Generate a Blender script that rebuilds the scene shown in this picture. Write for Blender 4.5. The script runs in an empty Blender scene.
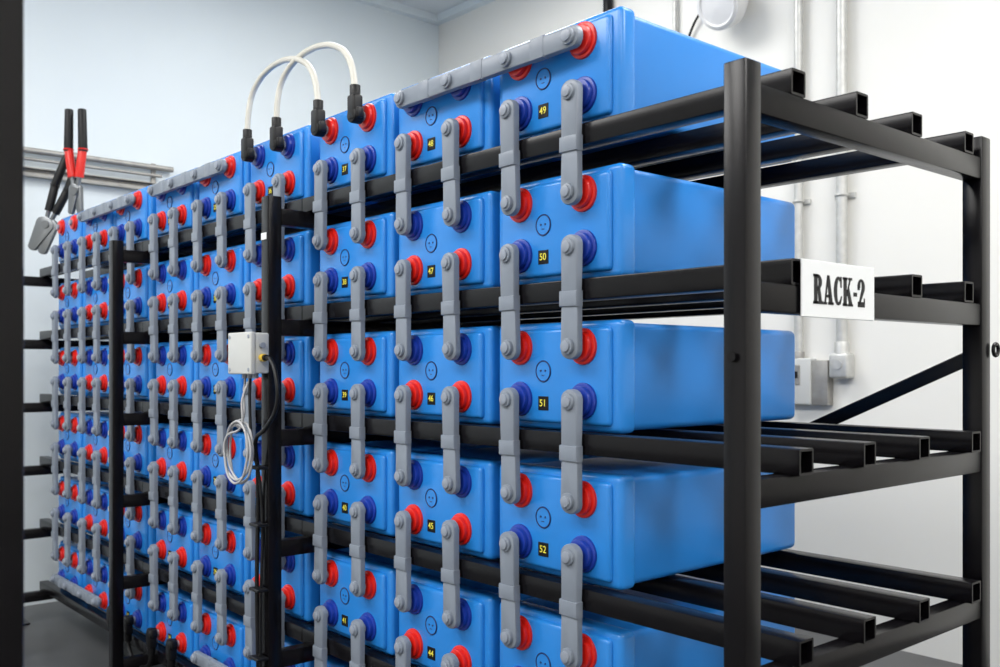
import bpy, bmesh, math
from mathutils import Vector, Matrix
sc = bpy.context.scene
try:
    sc.view_settings.view_transform = 'Standard'
    sc.view_settings.look = 'None'
    sc.view_settings.exposure = 0.0
except Exception as e:
    print(e)
H = 1.19   # camera height

# ------------------------------------------------------------------ materials
def mat(name, col, rough=0.5, metal=0.0, noise=0.0, nscale=8.0, bump=0.0, bscale=200.0, coat=0.0, spec=0.5):
    m = bpy.data.materials.new(name); m.use_nodes = True
    nt = m.node_tree; b = nt.nodes['Principled BSDF']
    b.inputs['Base Color'].default_value = (*col, 1)
    b.inputs['Roughness'].default_value = rough
    b.inputs['Metallic'].default_value = metal
    b.inputs['Specular IOR Level'].default_value = spec
    tc = nt.nodes.new('ShaderNodeTexCoord')
    if noise:
        n = nt.nodes.new('ShaderNodeTexNoise'); n.inputs['Scale'].default_value = nscale
        n.inputs['Detail'].default_value = 5
        nt.links.new(tc.outputs['Object'], n.inputs['Vector'])
        r = nt.nodes.new('ShaderNodeValToRGB')
        r.color_ramp.elements[0].position = 0.3; r.color_ramp.elements[1].position = 0.7
        r.color_ramp.elements[0].color = (*[c*(1-noise) for c in col], 1)
        r.color_ramp.elements[1].color = (*[min(1, c*(1+noise)) for c in col], 1)
        nt.links.new(n.outputs['Fac'], r.inputs['Fac'])
        nt.links.new(r.outputs['Color'], b.inputs['Base Color'])
    return m
M_blue = mat('battery_blue_plastic', (0.015, 0.205, 0.63), 0.36, noise=0.02, nscale=3, spec=0.45)
M_blue_lid = mat('battery_lid_plastic', (0.019, 0.222, 0.665), 0.27, noise=0.02, nscale=3)
M_dkblue = mat('valve_print_blue', (0.004, 0.02, 0.12), 0.5)
M_red = mat('terminal_red', (0.66, 0.012, 0.006), 0.33)
M_tblue = mat('terminal_blue', (0.007, 0.034, 0.31), 0.33)
M_grey = mat('link_cover_grey', (0.20, 0.23, 0.28), 0.38, noise=0.05, nscale=15)
M_greyl = mat('link_cap_grey', (0.25, 0.28, 0.34), 0.33)
M_black = mat('rack_black_paint', (0.0035, 0.003, 0.004), 0.26, noise=0.2, nscale=20, spec=0.22)
M_bplast = mat('black_rubber', (0.005, 0.005, 0.006), 0.45, spec=0.3)
M_label = mat('label_black', (0.003, 0.003, 0.004), 0.5, spec=0.3)
M_yel = mat('label_yellow', (0.85, 0.76, 0.08), 0.5)
M_white = mat('sign_white', (0.76, 0.78, 0.80), 0.3)
M_ink = mat('sign_ink', (0.005, 0.005, 0.007), 0.5, spec=0.3)
M_galv = mat('galvanised_steel', (0.55, 0.55, 0.53), 0.45, metal=0.4, noise=0.1, nscale=30)
M_galvd = mat('tray_steel', (0.34, 0.33, 0.31), 0.5, metal=0.5, noise=0.15, nscale=20)
M_steel = mat('tool_steel', (0.20, 0.21, 0.22), 0.35, metal=0.9)
M_cable = mat('cable_cream', (0.56, 0.545, 0.49), 0.4)
M_gcable = mat('cable_grey', (0.42, 0.42, 0.43), 0.4)
M_box = mat('junction_box_plastic', (0.52, 0.53, 0.52), 0.45)
M_brass = mat('yellow_gland', (0.75, 0.5, 0.05), 0.4)
M_wallR = mat('wall_paint_warm', (0.80, 0.79, 0.75), 0.6, noise=0.015, nscale=1.5)
M_wallL = mat('wall_paint_cool', (0.69, 0.755, 0.79), 0.6, noise=0.015, nscale=1.5)
M_ceil = mat('ceiling_paint', (0.66, 0.70, 0.73), 0.7, noise=0.02, nscale=2)
M_floor = mat('floor_epoxy', (0.065, 0.066, 0.068), 0.35, noise=0.15, nscale=4)
M_fix = mat('fixture_white', (0.75, 0.75, 0.75), 0.4)

# ------------------------------------------------------------------ builder
class B:
    def __init__(s, mats):
        s.bm = bmesh.new(); s.mats = mats
    def _merge(s, t, mi, M=None):
        if M is not None: bmesh.ops.transform(t, matrix=M, verts=t.verts)
        for f in t.faces: f.material_index = mi
        me = bpy.data.meshes.new('tmp'); t.to_mesh(me); t.free()
        s.bm.from_mesh(me); bpy.data.meshes.remove(me)
    def box(s, lo, hi, mi=0, bev=0.0, seg=2, M=None, taper=None):
        t = bmesh.new(); bmesh.ops.create_cube(t, size=1)
        lo = Vector(lo); hi = Vector(hi)
        for v in t.verts:
            v.co = Vector([(lo[i]+hi[i])/2 + v.co[i]*(hi[i]-lo[i]) for i in range(3)])
        if taper:
            for v in t.verts:
                if v.co.y > (lo.y+hi.y)/2:
                    v.co.x *= taper
                    cz = (lo.z+hi.z)/2; v.co.z = cz+(v.co.z-cz)*taper
        if bev: bmesh.ops.bevel(t, geom=list(t.edges), offset=bev, segments=seg, affect='EDGES', profile=0.5)
        s._merge(t, mi, M)
    def cyl(s, p0, p1, r, mi=0, n=24, bev=0.0, r2=None, M=None):
        p0 = Vector(p0); p1 = Vector(p1); d = p1-p0
        t = bmesh.new()
        bmesh.ops.create_cone(t, cap_ends=True, segments=n, radius1=r, radius2=r if r2 is None else r2, depth=d.length)
        if bev:
            es = [e for e in t.edges if abs(e.verts[0].co.z-e.verts[1].co.z) < 1e-6 and e.verts[0].co.z > 0]
            bmesh.ops.bevel(t, geom=es, offset=bev, segments=2, affect='EDGES', profile=0.5)
        q = d.to_track_quat('Z', 'Y').to_matrix().to_4x4()
        MM = Matrix.Translation((p0+p1)/2) @ q
        s._merge(t, mi, (M @ MM) if M is not None else MM)
    def prism(s, pts, y0, y1, mi=0, M=None):
        t = bmesh.new(); vs = [t.verts.new((p[0], y0, p[1])) for p in pts]
        f = t.faces.new(vs); ex = bmesh.ops.extrude_face_region(t, geom=[f])
        for v in ex['geom']:
            if isinstance(v, bmesh.types.BMVert): v.co.y = y1
        bmesh.ops.recalc_face_normals(t, faces=t.faces)
        s._merge(t, mi, M)
    def stadium(s, z0, z1, w, y0, y1, mi=0, bev=0.003, rt=True, rb=True, w2=None, M=None, n=8):
        w2 = w if w2 is None else w2
        pts = []
        if rt:
            r = w/2
            for i in range(n+1):
                a = math.pi*i/n; pts.append((r*math.cos(a), z1-r*0.8+r*0.8*math.sin(a)))
        else: pts += [(w/2, z1), (-w/2, z1)]
        if rb:
            r = w2/2
            for i in range(n+1):
                a = math.pi+math.pi*i/n; pts.append((r*math.cos(a), z0+r*0.8+r*0.8*math.sin(a)))
        else: pts += [(-w2/2, z0), (w2/2, z0)]
        t = bmesh.new()
        vs = [t.verts.new((p[0], y0, p[1])) for p in pts]
        f = t.faces.new(vs)
        ex = bmesh.ops.extrude_face_region(t, geom=[f])
        nv = [e for e in ex['geom'] if isinstance(e, bmesh.types.BMVert)]
        for v in nv: v.co.y = y1
        bmesh.ops.recalc_face_normals(t, faces=t.faces)
        if bev:
            es = [e for e in t.edges if abs(e.verts[0].co.y-y0) < 1e-6 and abs(e.verts[1].co.y-y0) < 1e-6]
            bmesh.ops.bevel(t, geom=es, offset=bev, segments=2, affect='EDGES', profile=0.5)
        s._merge(t, mi, M)
    def torus(s, c, R, r, mi=0, n=28, m=6, M=None, axis='Y', a0=0, a1=2*math.pi):
        t = bmesh.new(); full = abs(a1-a0-2*math.pi) < 1e-6
        rings = []
        cnt = n if full else n+1
        for i in range(cnt):
            a = a0+(a1-a0)*i/n; ring = []
            for j in range(m):
                b = 2*math.pi*j/m
                rr = R+r*math.cos(b); h = r*math.sin(b)
                if axis == 'Y': p = (rr*math.cos(a), h, rr*math.sin(a))
                elif axis == 'X': p = (h, rr*math.cos(a), rr*math.sin(a))
                else: p = (rr*math.cos(a), rr*math.sin(a), h)
                ring.append(t.verts.new(Vector(p)+Vector(c)))
            rings.append(ring)
        for i in range(n):
            A = rings[i]; Bq = rings[(i+1) % cnt]
            for j in range(m):
                t.faces.new((A[j], A[(j+1) % m], Bq[(j+1) % m], Bq[j]))
        bmesh.ops.recalc_face_normals(t, faces=t.faces)
        s._merge(t, mi, M)
    def tube_x(s, x0, x1, cy, cz, w, h, th, mi=0):
        t = bmesh.new()
        def ring(x, hw, hh): return [t.verts.new((x, cy+a*hw, cz+b*hh)) for a, b in ((-1, -1), (1, -1), (1, 1), (-1, 1))]
        o0 = ring(x0, w/2, h/2); o1 = ring(x1, w/2, h/2)
        i0 = ring(x0, w/2-th, h/2-th); i1 = ring(x1, w/2-th, h/2-th)
        for k in range(4):
            l = (k+1) % 4
            t.faces.new((o0[k], o0[l], o1[l], o1[k])); t.faces.new((i0[k], i1[k], i1[l], i0[l]))
            t.faces.new((o0[k], i0[k], i0[l], o0[l])); t.faces.new((o1[k], o1[l], i1[l], i1[k]))
        bmesh.ops.recalc_face_normals(t, faces=t.faces)
        es = [e for e in t.edges if abs(e.verts[0].co.x-e.verts[1].co.x) > 0.01 and abs(abs(e.verts[0].co.y-cy)-w/2) < 1e-6]
        bmesh.ops.bevel(t, geom=es, offset=0.003, segments=2, affect='EDGES', profile=0.5)
        s._merge(t, mi)
    def mesh(s, name, ang=35):
        me = bpy.data.meshes.new(name); s.bm.to_mesh(me); s.bm.free()
        for m in s.mats: me.materials.append(m)
        for p in me.polygons: p.use_smooth = True
        me.set_sharp_from_angle(angle=math.radians(ang))
        return me
def obj(name, data, loc=(0, 0, 0), rot=(0, 0, 0), parent=None):
    o = bpy.data.objects.new(name, data); o.location = loc; o.rotation_euler = rot
    sc.collection.objects.link(o)
    if parent: o.parent = parent
    return o
def cable(name, pts, r, m, loc=(0, 0, 0), parent=None, cyclic=False):
    cu = bpy.data.curves.new(name, 'CURVE'); cu.dimensions = '3D'; cu.bevel_depth = r; cu.bevel_resolution = 4
    cu.resolution_u = 10; cu.use_fill_caps = True
    sp = cu.splines.new('BEZIER'); sp.bezier_points.add(len(pts)-1)
    for bp, p in zip(sp.bezier_points, pts):
        bp.co = p; bp.handle_left_type = bp.handle_right_type = 'AUTO'
    sp.use_cyclic_u = cyclic
    cu.materials.append(m)
    return obj(name, cu, loc, parent=parent)
def text(name, body, size, m, loc, rot, parent=None, off=0.0, ext=0.0004, sx=1.0):
    cu = bpy.data.curves.new(name, 'FONT'); cu.body = body; cu.size = size
    cu.align_x = 'CENTER'; cu.align_y = 'CENTER'; cu.offset = off; cu.extrude = ext
    cu.materials.append(m)
    o = obj(name, cu, loc, rot, parent); o.scale = (sx, 1, 1)
    return o

# ------------------------------------------------------------------ layout
COLS = [-1.378, -1.754, -2.130, -2.541, -2.917, -3.293, -3.704, -4.080, -4.456]
PITCH = 0.294
BH = 0.215; TOP0 = H+0.677
FY = 1.335
UP, LO = 0.165, 0.060
def zbot(k): return TOP0-BH-PITCH*k

def battery_mesh(up, lo, nm):
    b = B([M_blue, M_blue_lid, up, lo, M_dkblue, M_label, M_greyl])
    b.box((-0.169, 0.03, 0.004), (0.169, 0.608, 0.210), 0, 0.014, 4, taper=0.985)
    b.box((-0.177, 0.0, 0.0), (0.177, 0.045, 0.215), 1, 0.012, 4)
    b.box((-0.156, -0.011, 0.013), (0.156, 0.01, 0.202), 1, 0.009, 3)
    for x in (-0.09, 0.09):
        for z, mi in ((UP, 2), (LO, 3)):
            b.cyl((x, -0.010, z), (x, -0.017, z), 0.0355, mi, 32, 0.003)
            b.cyl((x, -0.016, z), (x, -0.027, z), 0.029, mi, 32, 0.003)
            b.cyl((x, -0.026, z), (x, -0.036, z), 0.012, 6, 16)
    cx, cz = -0.022, 0.117
    b.cyl((cx, -0.010, cz), (cx, -0.0122, cz), 0.0200, 1, 32)
    b.torus((cx, -0.0120, cz), 0.0205, 0.0016, 4, 36, 6)
    for dx in (-0.0065, 0.0065): b.cyl((cx+dx, -0.0118, cz+0.001), (cx+dx, -0.0134, cz+0.001), 0.0021, 4, 10)
    b.torus((cx, -0.0122, cz+0.004), 0.0125, 0.0009, 4, 8, 6, a0=math.radians(250), a1=math.radians(290))
    b.box((cx-0.0145, -0.0125, 0.0385), (cx+0.0145, -0.010, 0.0665), 5, 0.0006, 1)
    return b.mesh(nm)
mesh_odd = battery_mesh(M_red, M_tblue, 'battery_cell_red_up')
mesh_even = battery_mesh(M_tblue, M_red, 'battery_cell_blue_up')
nums = []
for c in range(9):
    blk = [6*(8-c)+1+i for i in range(6)]
    nums.append(blk if c % 2 == 0 else blk[::-1])
for c, X in enumerate(COLS):
    for k in range(6):
        o = obj('battery_cell', mesh_odd if c % 2 == 0 else mesh_even, (X, FY, zbot(k)+0.0005))
        text('number', str(nums[c][k]), 0.0200, M_yel, (-0.022, -0.0130, 0.0525), (math.pi/2, 0, 0), o, off=0.0001, ext=0.0002)

LEN = PITCH-(UP-LO)
def link_mesh():
    b = B([M_grey, M_greyl])
    b.stadium(-LEN*0.56, 0.024, 0.046, -0.052, -0.0365, 0, 0.005, True, False, w2=0.041)
    b.stadium(-LEN-0.025, -LEN*0.50, 0.044, -0.050, -0.0365, 0, 0.005, False, True, w2=0.048)
    b.stadium(-LEN*0.60, -LEN*0.44, 0.0475, -0.0545, -0.0365, 0, 0.004, False, False)
    for z in (0.0, -LEN):
        b.cyl((0, -0.048, z), (0, -0.058, z), 0.0160, 0, 24, 0.003)
        b.cyl((0, -0.057, z), (0, -0.062, z), 0.0110, 1, 20, 0.002)
    return b.mesh('intercell_link')
lm = link_mesh()
for c, X in enumerate(COLS):
    for k in range(5):
        for i, dx in enumerate((-0.09, 0.09)):
            o = obj('intercell_link', lm, (X+dx, FY, zbot(k)+LO))
            o.rotation_euler = (0, math.radians((((c*7+k*5+i*3) % 5)-2)*0.6), 0)

def busbar(c1, c2, z):
    X1, X2 = COLS[c1], COLS[c2]
    xs = [X1+0.09, X1-0.09, X2+0.09, X2-0.09]
    b = B([M_grey, M_greyl]); x0 = xs[0]
    R = Matrix.Rotation(math.radians(-90), 4, 'Y')
    L = x0-xs[3]
    b.stadium(-0.024, L+0.024, 0.042, -0.051, -0.0365, 0, 0.005, M=R)
    for i in range(3):
        a = x0-xs[i]; e = x0-xs[i+1]; m_ = (a+e)/2
        b.stadium(m_-0.020, m_+0.020, 0.044, -0.053, -0.0365, 0, 0.004, False, False, M=R)
    for x in xs:
        b.cyl((x-x0, -0.048, 0), (x-x0, -0.058, 0), 0.0165, 0, 24, 0.002)
        b.cyl((x-x0, -0.057, 0), (x-x0, -0.063, 0), 0.0115, 1, 20, 0.002)
    return obj('busbar_link', b.mesh('busbar_link'), (x0, FY, z))
for a, e in ((0, 1), (4, 5), (6, 7)): busbar(a, e, zbot(0)+UP)
for a, e in ((1, 2), (3, 4), (7, 8)): busbar(a, e, zbot(5)+LO)

def plug(parent, x, z, up=1):
    b = B([M_bplast, M_cable])
    b.cyl((0, -0.0365, 0), (0, -0.064, 0), 0.020, 0, 20, 0.004)
    b.box((-0.016, -0.066, min(-0.014*up, 0.050*up)), (0.016, -0.0365, max(-0.014*up, 0.050*up)), 0, 0.006, 3)
    b.cyl((0, -0.051, 0.04*up), (0, -0.051, 0.075*up), 0.0135, 0, 18, 0.002)
    b.box((-0.024, -0.060, -0.010), (0.024, -0.040, 0.018), 0, 0.005, 2)
    return obj('plug', b.mesh('plug'), (x, 0, z), parent=parent)
def jumper(x0, x1, z, h, up=1, m=M_cable, r=0.0085, name='jumper_cable', lean=0.0, skew=0.0):
    e = obj(name, None, (0, FY, 0))
    plug(e, x0, z, up); plug(e, x1, z, up)
    mid = (x0+x1)/2; w = x0-x1
    pts = [(x0, -0.051, z+0.07*up)]
    for a in range(10, 171, 20):
        t = math.radians(a)
        pts.append((mid+w/2*0.97*math.cos(t)-skew*math.sin(t), -0.051+lean*math.sin(t), z+up*(0.085+(h-0.085)*math.sin(t)**0.8)))
    pts.append((x1, -0.051, z+0.07*up))
    cable('cable', pts, r, m, parent=e)
    return e
zt = zbot(0)+UP
jumper(COLS[2]+0.09, COLS[3]+0.09, zt, 0.232, lean=0.02, skew=0.05)
jumper(COLS[2]-0.09, COLS[3]-0.09, zt, 0.240, lean=0.02, skew=0.05)
zb = zbot(5)+LO
jumper(COLS[5]+0.09, COLS[6]+0.09, zb, 0.15, up=-1, m=M_bplast)
jumper(COLS[5]-0.09, COLS[6]-0.09, zb, 0.15, up=-1, m=M_bplast)

# ------------------------------------------------------------------ racks
XE = [-0.840, -2.318, -3.495, -4.805]
YF, YB = 1.200, 2.004
P = 0.040
RY = [1.322, 1.516, 1.712, 1.929]
def rack(x1, x0, both, nm='battery_rack'):
    b = B([M_black])
    ends = [x0, x1] if both else [x0]
    for x in ends:
        for y in (YF, YB):
            pt = H+(0.452 if y == YF else 0.464)
            b.box((x-P/2, y-P/2, 0.008), (x+P/2, y+P/2, pt), 0, 0.003, 2)
            b.box((x-0.045, y-0.045, 0.0), (x+0.045, y+0.045, 0.009), 0, 0.002, 1)
        for k in range(6):
            zt_ = zbot(k)-0.041
            b.box((x-P/2+0.002, YF+P/2, zt_-0.044), (x+P/2-0.002, YB-P/2, zt_), 0, 0.003, 2)
    for k in range(6):
        xr = x1+(0.018 if k < 2 else 0.032) if both else x1-P/2-0.002
        z = zbot(k)-0.0205
        for y in RY:
            b.tube_x(x0-0.018, xr, y, z, 0.040, 0.041, 0.004)
    for (za, zc) in ((H+0.03, H-0.64),):
        a = Vector((x1, YB+P/2+0.004, za)); c = Vector((x0, YB+P/2+0.004, zc)); d = a-c
        R = Matrix.Translation((a+c)/2) @ d.to_track_quat('X', 'Z').to_matrix().to_4x4()
        b.box((-d.length/2, -0.004, -0.015), (d.length/2, 0.004, 0.015), 0, 0.0015, 1, M=R)
    if both:
        b.cyl((x1, YF-P/2, H+0.015), (x1, YF-P/2-0.008, H+0.015), 0.008, 0, 6)
        b.torus((x1+P/2+0.006, YB+0.030, H+0.035), 0.012, 0.004, 0, 20, 8, axis='X')
    return obj(nm, b.mesh(nm))
rack(XE[0], XE[1], True)
rack(XE[1], XE[2], False)
rack(XE[2], XE[3], False)

# sign with condensed heavy serif lettering
b = B([M_white, M_ink])
b.box((-0.112, 0.0, -0.045), (0.112, 0.003, 0.045), 0, 0.001, 1)
def lettering():
    hgt = 0.047; x = -0.080; sc_ = 0.0332
    def q(pts, ox): b.prism([(ox+p[0]*sc_, -hgt/2+p[1]*hgt) for p in pts], -0.0006, 0.0004, 1)
    def bx(x0, z0, x1, z1, ox): q([(x0, z0), (x1, z0), (x1, z1), (x0, z1)], ox)
    def arc(cx, cz, ro, rzo, ri, rzi, a0, a1, ox, n=16, dx=0.0):
        for i in range(n):
            s0 = math.radians(a0+(a1-a0)*i/n); s1 = math.radians(a0+(a1-a0)*(i+1)/n)
            q([(cx+ro*math.cos(s0), cz+rzo*math.sin(s0)), (cx+ro*math.cos(s1), cz+rzo*math.sin(s1)),
               (cx+dx+ri*math.cos(s1), cz+rzi*math.sin(s1)), (cx+dx+ri*math.cos(s0), cz+rzi*math.sin(s0))], ox)
    # R
    bx(.07, 0, .37, 1, x); bx(0, 0, .44, .09, x); bx(0, .91, .42, 1, x)
    arc(.38, .74, .38, .26, .08, .15, -90, 90, x); bx(.3, .90, .39, 1, x); bx(.3, .48, .39, .58, x)
    q([(.38, .54), (.60, .54), (.76, .10), (.46, .10)], x); bx(.46, 0, .86, .11, x)
    x += .90*sc_
    # A
    q([(.08, .04), (.21, .04), (.46, 1), (.33, 1)], x); q([(.33, 1), (.54, 1), (.84, .04), (.50, .04)], x)
    bx(.18, .24, .60, .34, x); bx(0, 0, .31, .09, x); bx(.41, 0, .92, .09, x)
    x += .95*sc_
    # C
    arc(.40, .5, .41, .5, .14, .39, 55, 305, x, 22, dx=0.03); bx(.59, .62, .71, 1.0, x)
    q([(.50, .10), (.62, .05), (.75, .33), (.65, .33)], x)
    x += .82*sc_
    # K
    bx(.07, 0, .37, 1, x); bx(0, 0, .44, .09, x); bx(0, .91, .44, 1, x)
    q([(.30, .34), (.41, .34), (.76, .94), (.62, .94)], x); bx(.52, .91, .88, 1, x)
    q([(.38, .56), (.58, .68), (.90, .06), (.57, .06)], x); bx(.49, 0, .96, .09, x)
    x += 1.01*sc_
    # -
    bx(0, .36, .34, .50, x)
    x += .43*sc_
    # 2
    arc(.32, .72, .36, .28, .08, .18, -20, 190, x, 16, dx=-0.02)
    q([(.02, .04), (.24, .12), (.68, .64), (.38, .66)], x)
    bx(0, 0, .64, .19, x); bx(.58, 0, .68, .32, x); bx(-.02, .60, .18, .74, x)
lettering()
obj('rack_sign', b.mesh('rack_sign'), (XE[0]+P/2+0.005, 1.432, H+0.123), (0, 0, math.pi/2))
b = B([M_white]); b.box((-0.014, -0.001, -0.009), (0.014, 0.001, 0.009), 0)
obj('post_tag', b.mesh('post_tag'), (XE[1], YF-P/2-0.002, H+0.345))

# junction box with cables
b = B([M_box, M_greyl, M_brass, M_bplast])
b.box((-0.065, 0.0, -0.053), (0.065, 0.040, 0.053), 0, 0.005, 3)
b.box((-0.067, -0.014, -0.055), (0.067, 0.001, 0.055), 0, 0.004, 3)
for sx in (-1, 1):
    for sz in (-1, 1): b.cyl((sx*0.055, -0.013, sz*0.043), (sx*0.055, -0.0155, sz*0.043), 0.005, 1, 14)
b.cyl((0.066, 0.018, -0.012), (0.082, 0.018, -0.012), 0.010, 2, 14)
b.cyl((0.080, 0.018, -0.012), (0.092, 0.018, -0.012), 0.008, 3, 14)
b.cyl((0.066, 0.018, 0.02), (0.074, 0.018, 0.02), 0.008, 1, 14)
for x in (-0.03, 0.0, 0.03): b.cyl((x, 0.018, -0.052), (x, 0.018, -0.066), 0.008, 1, 14)
jb = obj('junction_box', b.mesh('junction_box'), (-2.348, 1.136, H+0.036))
cable('black_cable', [(0.090, 0.018, -0.012), (0.130, 0.01, -0.018), (0.178, 0.0, -0.06), (0.182, 0.0, -0.13), (0.12, 0.002, -0.19), (0.042, 0.012, -0.23), (0.018, 0.030, -0.30), (0.014, 0.030, -0.6), (0.018, 0.032, -0.9), (0.016, 0.03, -1.16)], 0.0055, M_bplast, parent=jb)
cable('black_cable_b', [(0.0, 0.018, -0.064), (0.005, 0.014, -0.13), (0.024, 0.012, -0.24), (0.032, 0.03, -0.34), (0.034, 0.03, -0.7), (0.032, 0.03, -1.16)], 0.004, M_bplast, parent=jb)
pts = [(-0.03, 0.018, -0.064), (-0.03, 0.015, -0.12), (-0.025, 0.010, -0.17)]
n = 0
for turn in range(4):
    for a in range(0, 360, 45):
        t = math.radians(a+70); rr = 1+0.08*math.sin(n*1.7+turn)
        pts.append((-0.034-0.072*rr*math.cos(t), 0.008-0.005*turn, -0.262+0.078*rr*math.sin(t))); n += 1
pts += [(-0.01, -0.002, -0.19), (-0.008, 0.0, -0.12), (0.0, 0.018, -0.064)]
cable('cable_coil', pts, 0.0033, M_gcable, parent=jb)
b = B([M_bplast])
for z in (-0.30, -0.45, -0.62, -0.8, -1.0): b.box((0.007, 0.010, z-0.004), (0.056, 0.043, z+0.004), 0, 0.002, 1)
obj('cable_ties', b.mesh('cable_ties'), parent=jb)

# ------------------------------------------------------------------ cutter tools on top of far-left cell
def tool(nm, loc, rot, L, gripc, gf=0.55, spread=0.045, gr=0.017, jaw=1.0):
    b = B([M_steel, M_bplast, gripc])
    for sx in (-1, 1):
        a = Vector((sx*0.010, 0, 0.10)); c = Vector((sx*spread, 0, L*gf)); d = Vector((sx*spread*0.9, 0, L))
        m_ = a.lerp(c, 0.30)
        b.cyl(a, c, 0.010, 0, 14, r2=0.012)
        b.cyl(m_, c+Vector((0, 0, 0.02)), gr*0.95, 2, 16, 0.004)
        b.cyl(c, d, gr, 1, 16, 0.007, r2=gr*0.9)
        b.torus(c+Vector((0, 0, 0.01)), gr*0.95, 0.004, 2, 20, 6, axis='Z')
        b.stadium(-0.04*jaw, 0.10, 0.050*jaw, -0.010, 0.010, 0, 0.003, M=Matrix.Translation((sx*0.016, sx*0.003, 0.02)) @ Matrix.Rotation(sx*-0.15, 4, 'Y'), w2=0.024*jaw)
    b.cyl((0, -0.020, 0.085), (0, 0.020, 0.085), 0.018, 0, 16, 0.002)
    return obj(nm, b.mesh(nm), loc, rot)
ztop = TOP0
tool('cable_cutter', (-4.61, 1.40, ztop+0.045), (0.05, 0.03, math.radians(40)), 0.46, M_red, 0.58, 0.036, 0.021)
tool('bolt_cutter', (-4.80, 1.30, ztop-0.09), (0.0, math.radians(22), math.radians(45)), 0.42, M_bplast, 0.62, 0.034, 0.020, 1.8)

# wall rail and pipes on the far wall
XL, YW = -5.15, 3.9
b = B([M_galvd])
b.box((XL, 0.4, H+0.945), (XL+0.045, 2.02, H+0.951), 0, 0.001, 1)
b.box((XL, 0.4, H+0.951), (XL+0.004, 2.02, H+0.985), 0)
b.box((XL+0.041, 0.4, H+0.951), (XL+0.045, 2.02, H+0.963), 0)
b.box((XL, 0.4, H+0.985), (XL+0.045, 2.02, H+0.991), 0, 0.001, 1)
for y in (0.6, 1.15, 1.55, 1.95): b.box((XL+0.002, y, H+0.93), (XL+0.012, y+0.025, H+1.10), 0, 0.002, 1)
b.cyl((XL+0.03, 0.4, H+1.075), (XL+0.03, 2.06, H+1.075), 0.015, 0, 16)
b.cyl((XL+0.028, 0.4, H+1.032), (XL+0.028, 2.00, H+1.032), 0.008, 0, 16)
obj('wall_pipe_rail', b.mesh('wall_pipe_rail'))

# conduits & boxes on back wall
def conduit(x, z0, z1, r, nm='wall_conduit'):
    b = B([M_galv])
    b.cyl((x, YW-r-0.012, z0), (x, YW-r-0.012, z1), r, 0, 20)
    z = z1-0.4
    while z > z0+0.1:
        b.box((x-r-0.025, YW-0.012, z-0.012), (x+r+0.025, YW, z+0.012), 0, 0.002, 1)
        b.torus((x, YW-r-0.012, z), r+0.002, 0.006, 0, 20, 6, axis='Z')
        z -= 1.2
    return b, nm
b, nm = conduit(-2.405, H+0.05, 3.54, 0.020); obj(nm, b.mesh(nm))
b, nm = conduit(-2.19, H+0.09, 3.54, 0.024)
b.cyl((-2.19, YW-0.036, H-0.02), (-2.19, YW-0.036, H+0.11), 0.032, 0, 20, 0.004)
b.box((-2.235, YW-0.07, H-0.05), (-2.145, YW, H+0.06), 0, 0.012, 3)
b.cyl((-2.19, YW-0.07, H+0.01), (-2.19, YW-0.076, H+0.01), 0.02, 0, 16)
obj(nm, b.mesh(nm))
b, nm = conduit(-3.12, H+1.2, 3.54, 0.012); obj(nm, b.mesh(nm))
b = B([M_galv, M_bplast])
b.cyl((-3.58, YW-0.03, H+2.02), (-3.58, YW-0.03, ZC0 if False else 3.54), 0.012, 0, 14)
b.cyl((-3.58, YW-0.03, H+1.93), (-3.58, YW-0.03, H+2.03), 0.026, 1, 16, 0.004)
b.box((-3.61, YW-0.012, H+2.05), (-3.55, YW, H+2.08), 0)
obj('wall_cable_gland', b.mesh('wall_cable_gland'))
b = B([M_box, M_galvd, M_bplast])
b.box((-2.46, YW-0.06, H-0.17), (-2.33, YW, H+0.04), 0, 0.008, 3)
b.box((-2.33, YW-0.05, H-0.17), (-2.25, YW, H+0.03), 1, 0.004, 2)
b.box((-2.44, YW-0.064, H-0.08), (-2.38, YW-0.058, H+0.01), 1, 0.002, 1)
b.box((-2.43, YW-0.067, H-0.05), (-2.39, YW-0.062, H-0.02), 2, 0.002, 1)
b.cyl((-2.405, YW-0.032, H+0.03), (-2.405, YW-0.032, H+0.07), 0.026, 1, 18, 0.003)
obj('wall_switch_box', b.mesh('wall_switch_box'))
b = B([M_fix, M_galv, M_bplast])
b.box((-2.82, YW-0.04, H+1.71), (-2.72, YW, H+1.83), 0, 0.006, 2)
T = Matrix.Translation((-2.74, YW-0.10, H+1.74)) @ Matrix.Rotation(math.radians(25), 4, 'X')
b.cyl((0, 0.07, 0), (0, -0.02, 0), 0.07, 0, 28, 0.004, M=T)
b.cyl((0, -0.02, 0), (0, -0.10, 0), 0.115, 0, 36, 0.01, M=T)
b.torus((0, -0.10, 0), 0.095, 0.008, 0, 32, 8, M=T)
obj('wall_floodlight', b.mesh('wall_floodlight'))
cable('light_cord', [(-2.82, YW-0.02, H+1.80), (-2.90, YW-0.03, H+1.80), (-2.98, YW-0.03, H+1.74), (-3.04, YW-0.02, H+1.66)], 0.006, M_bplast)

# foreground column
b = B([M_black])
b.box((-0.944, 0.14, 0.01), (-0.864, 0.222, 3.54), 0, 0.004, 2)
b.box((-0.99, 0.10, 0.0), (-0.83, 0.26, 0.012), 0, 0.002, 1)
obj('steel_column', b.mesh('steel_column'))

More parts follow.
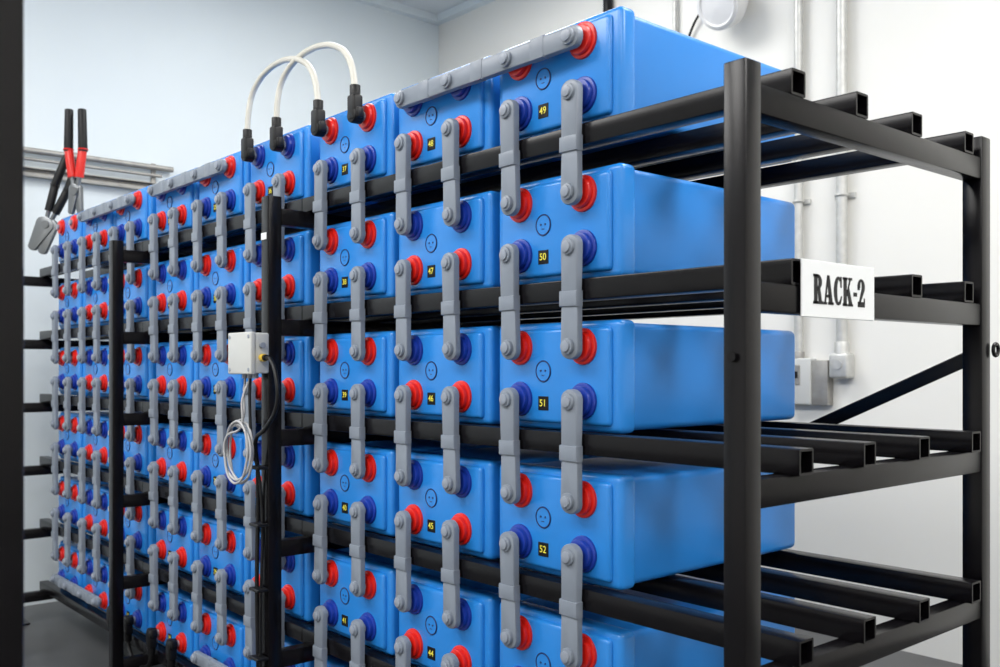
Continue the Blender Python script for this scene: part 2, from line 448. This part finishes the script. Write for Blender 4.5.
# ------------------------------------------------------------------ room
X1, Y0, ZC = 3.2, -3.2, 3.54
def shell(nm, lo, hi, m):
    b = B([m]); b.box(lo, hi, 0); return obj(nm, b.mesh(nm))
shell('floor', (XL-0.1, Y0-0.1, -0.1), (X1+0.1, YW+0.1, 0), M_floor)
shell('ceiling', (XL-0.1, Y0-0.1, ZC), (X1+0.1, YW+0.1, ZC+0.1), M_ceil)
shell('wall_left', (XL-0.1, Y0-0.1, 0), (XL, YW+0.1, ZC), M_wallL)
shell('wall_back', (XL, YW, 0), (X1, YW+0.1, ZC), M_wallR)
shell('wall_right', (X1, Y0-0.1, 0), (X1+0.1, YW+0.1, ZC), M_wallR)
shell('wall_front', (XL, Y0-0.1, 0), (X1, Y0, ZC), M_wallR)
shell('trim_1', (XL, YW-0.05, ZC-0.05), (X1, YW, ZC), M_wallL)
shell('trim_2', (XL, Y0, ZC-0.05), (XL+0.05, YW-0.05, ZC), M_wallL)

def panel(x, y, w, d, power, col=(1, 0.985, 0.96)):
    b = B([M_fix])
    for lo, hi in (((-w/2-.03, -d/2-.03, 0), (w/2+.03, -d/2, .05)), ((-w/2-.03, d/2, 0), (w/2+.03, d/2+.03, .05)),
                   ((-w/2-.03, -d/2, 0), (-w/2, d/2, .05)), ((w/2, -d/2, 0), (w/2+.03, d/2, .05)), ((-w/2, -d/2, .04), (w/2, d/2, .05))):
        b.box(lo, hi, 0)
    o = obj('ceiling_light', b.mesh('ceiling_light'), (x, y, ZC-0.052))
    L = bpy.data.lights.new('lamp', 'AREA'); L.shape = 'RECTANGLE'; L.size = w; L.size_y = d
    L.energy = power; L.color = col
    obj('lamp', L, (0, 0, 0.03), parent=o)
for x, y, p in ((1.6, -0.8, 72), (-0.6, -1.2, 76), (-2.4, -1.0, 74), (-4.0, -0.6, 60), (1.6, 2.2, 84), (-0.6, 2.4, 60), (-3.4, 2.5, 50)):
    panel(x, y, 1.2, 1.2, p)
w = bpy.data.worlds.new('world'); sc.world = w; w.use_nodes = True
w.node_tree.nodes['Background'].inputs[0].default_value = (0.8, 0.85, 0.9, 1)
w.node_tree.nodes['Background'].inputs[1].default_value = 0.3

# ------------------------------------------------------------------ camera
cd = bpy.data.cameras.new('camera'); cam = obj('camera', cd, (0, 0, H), (math.pi/2, 0, math.radians(49.2)))
cd.sensor_width = 36; cd.lens = 34.45; cd.shift_y = 0.0335
cd.dof.use_dof = True; cd.dof.focus_distance = 2.1; cd.dof.aperture_fstop = 6.3
cd.clip_start = 0.02
sc.camera = cam
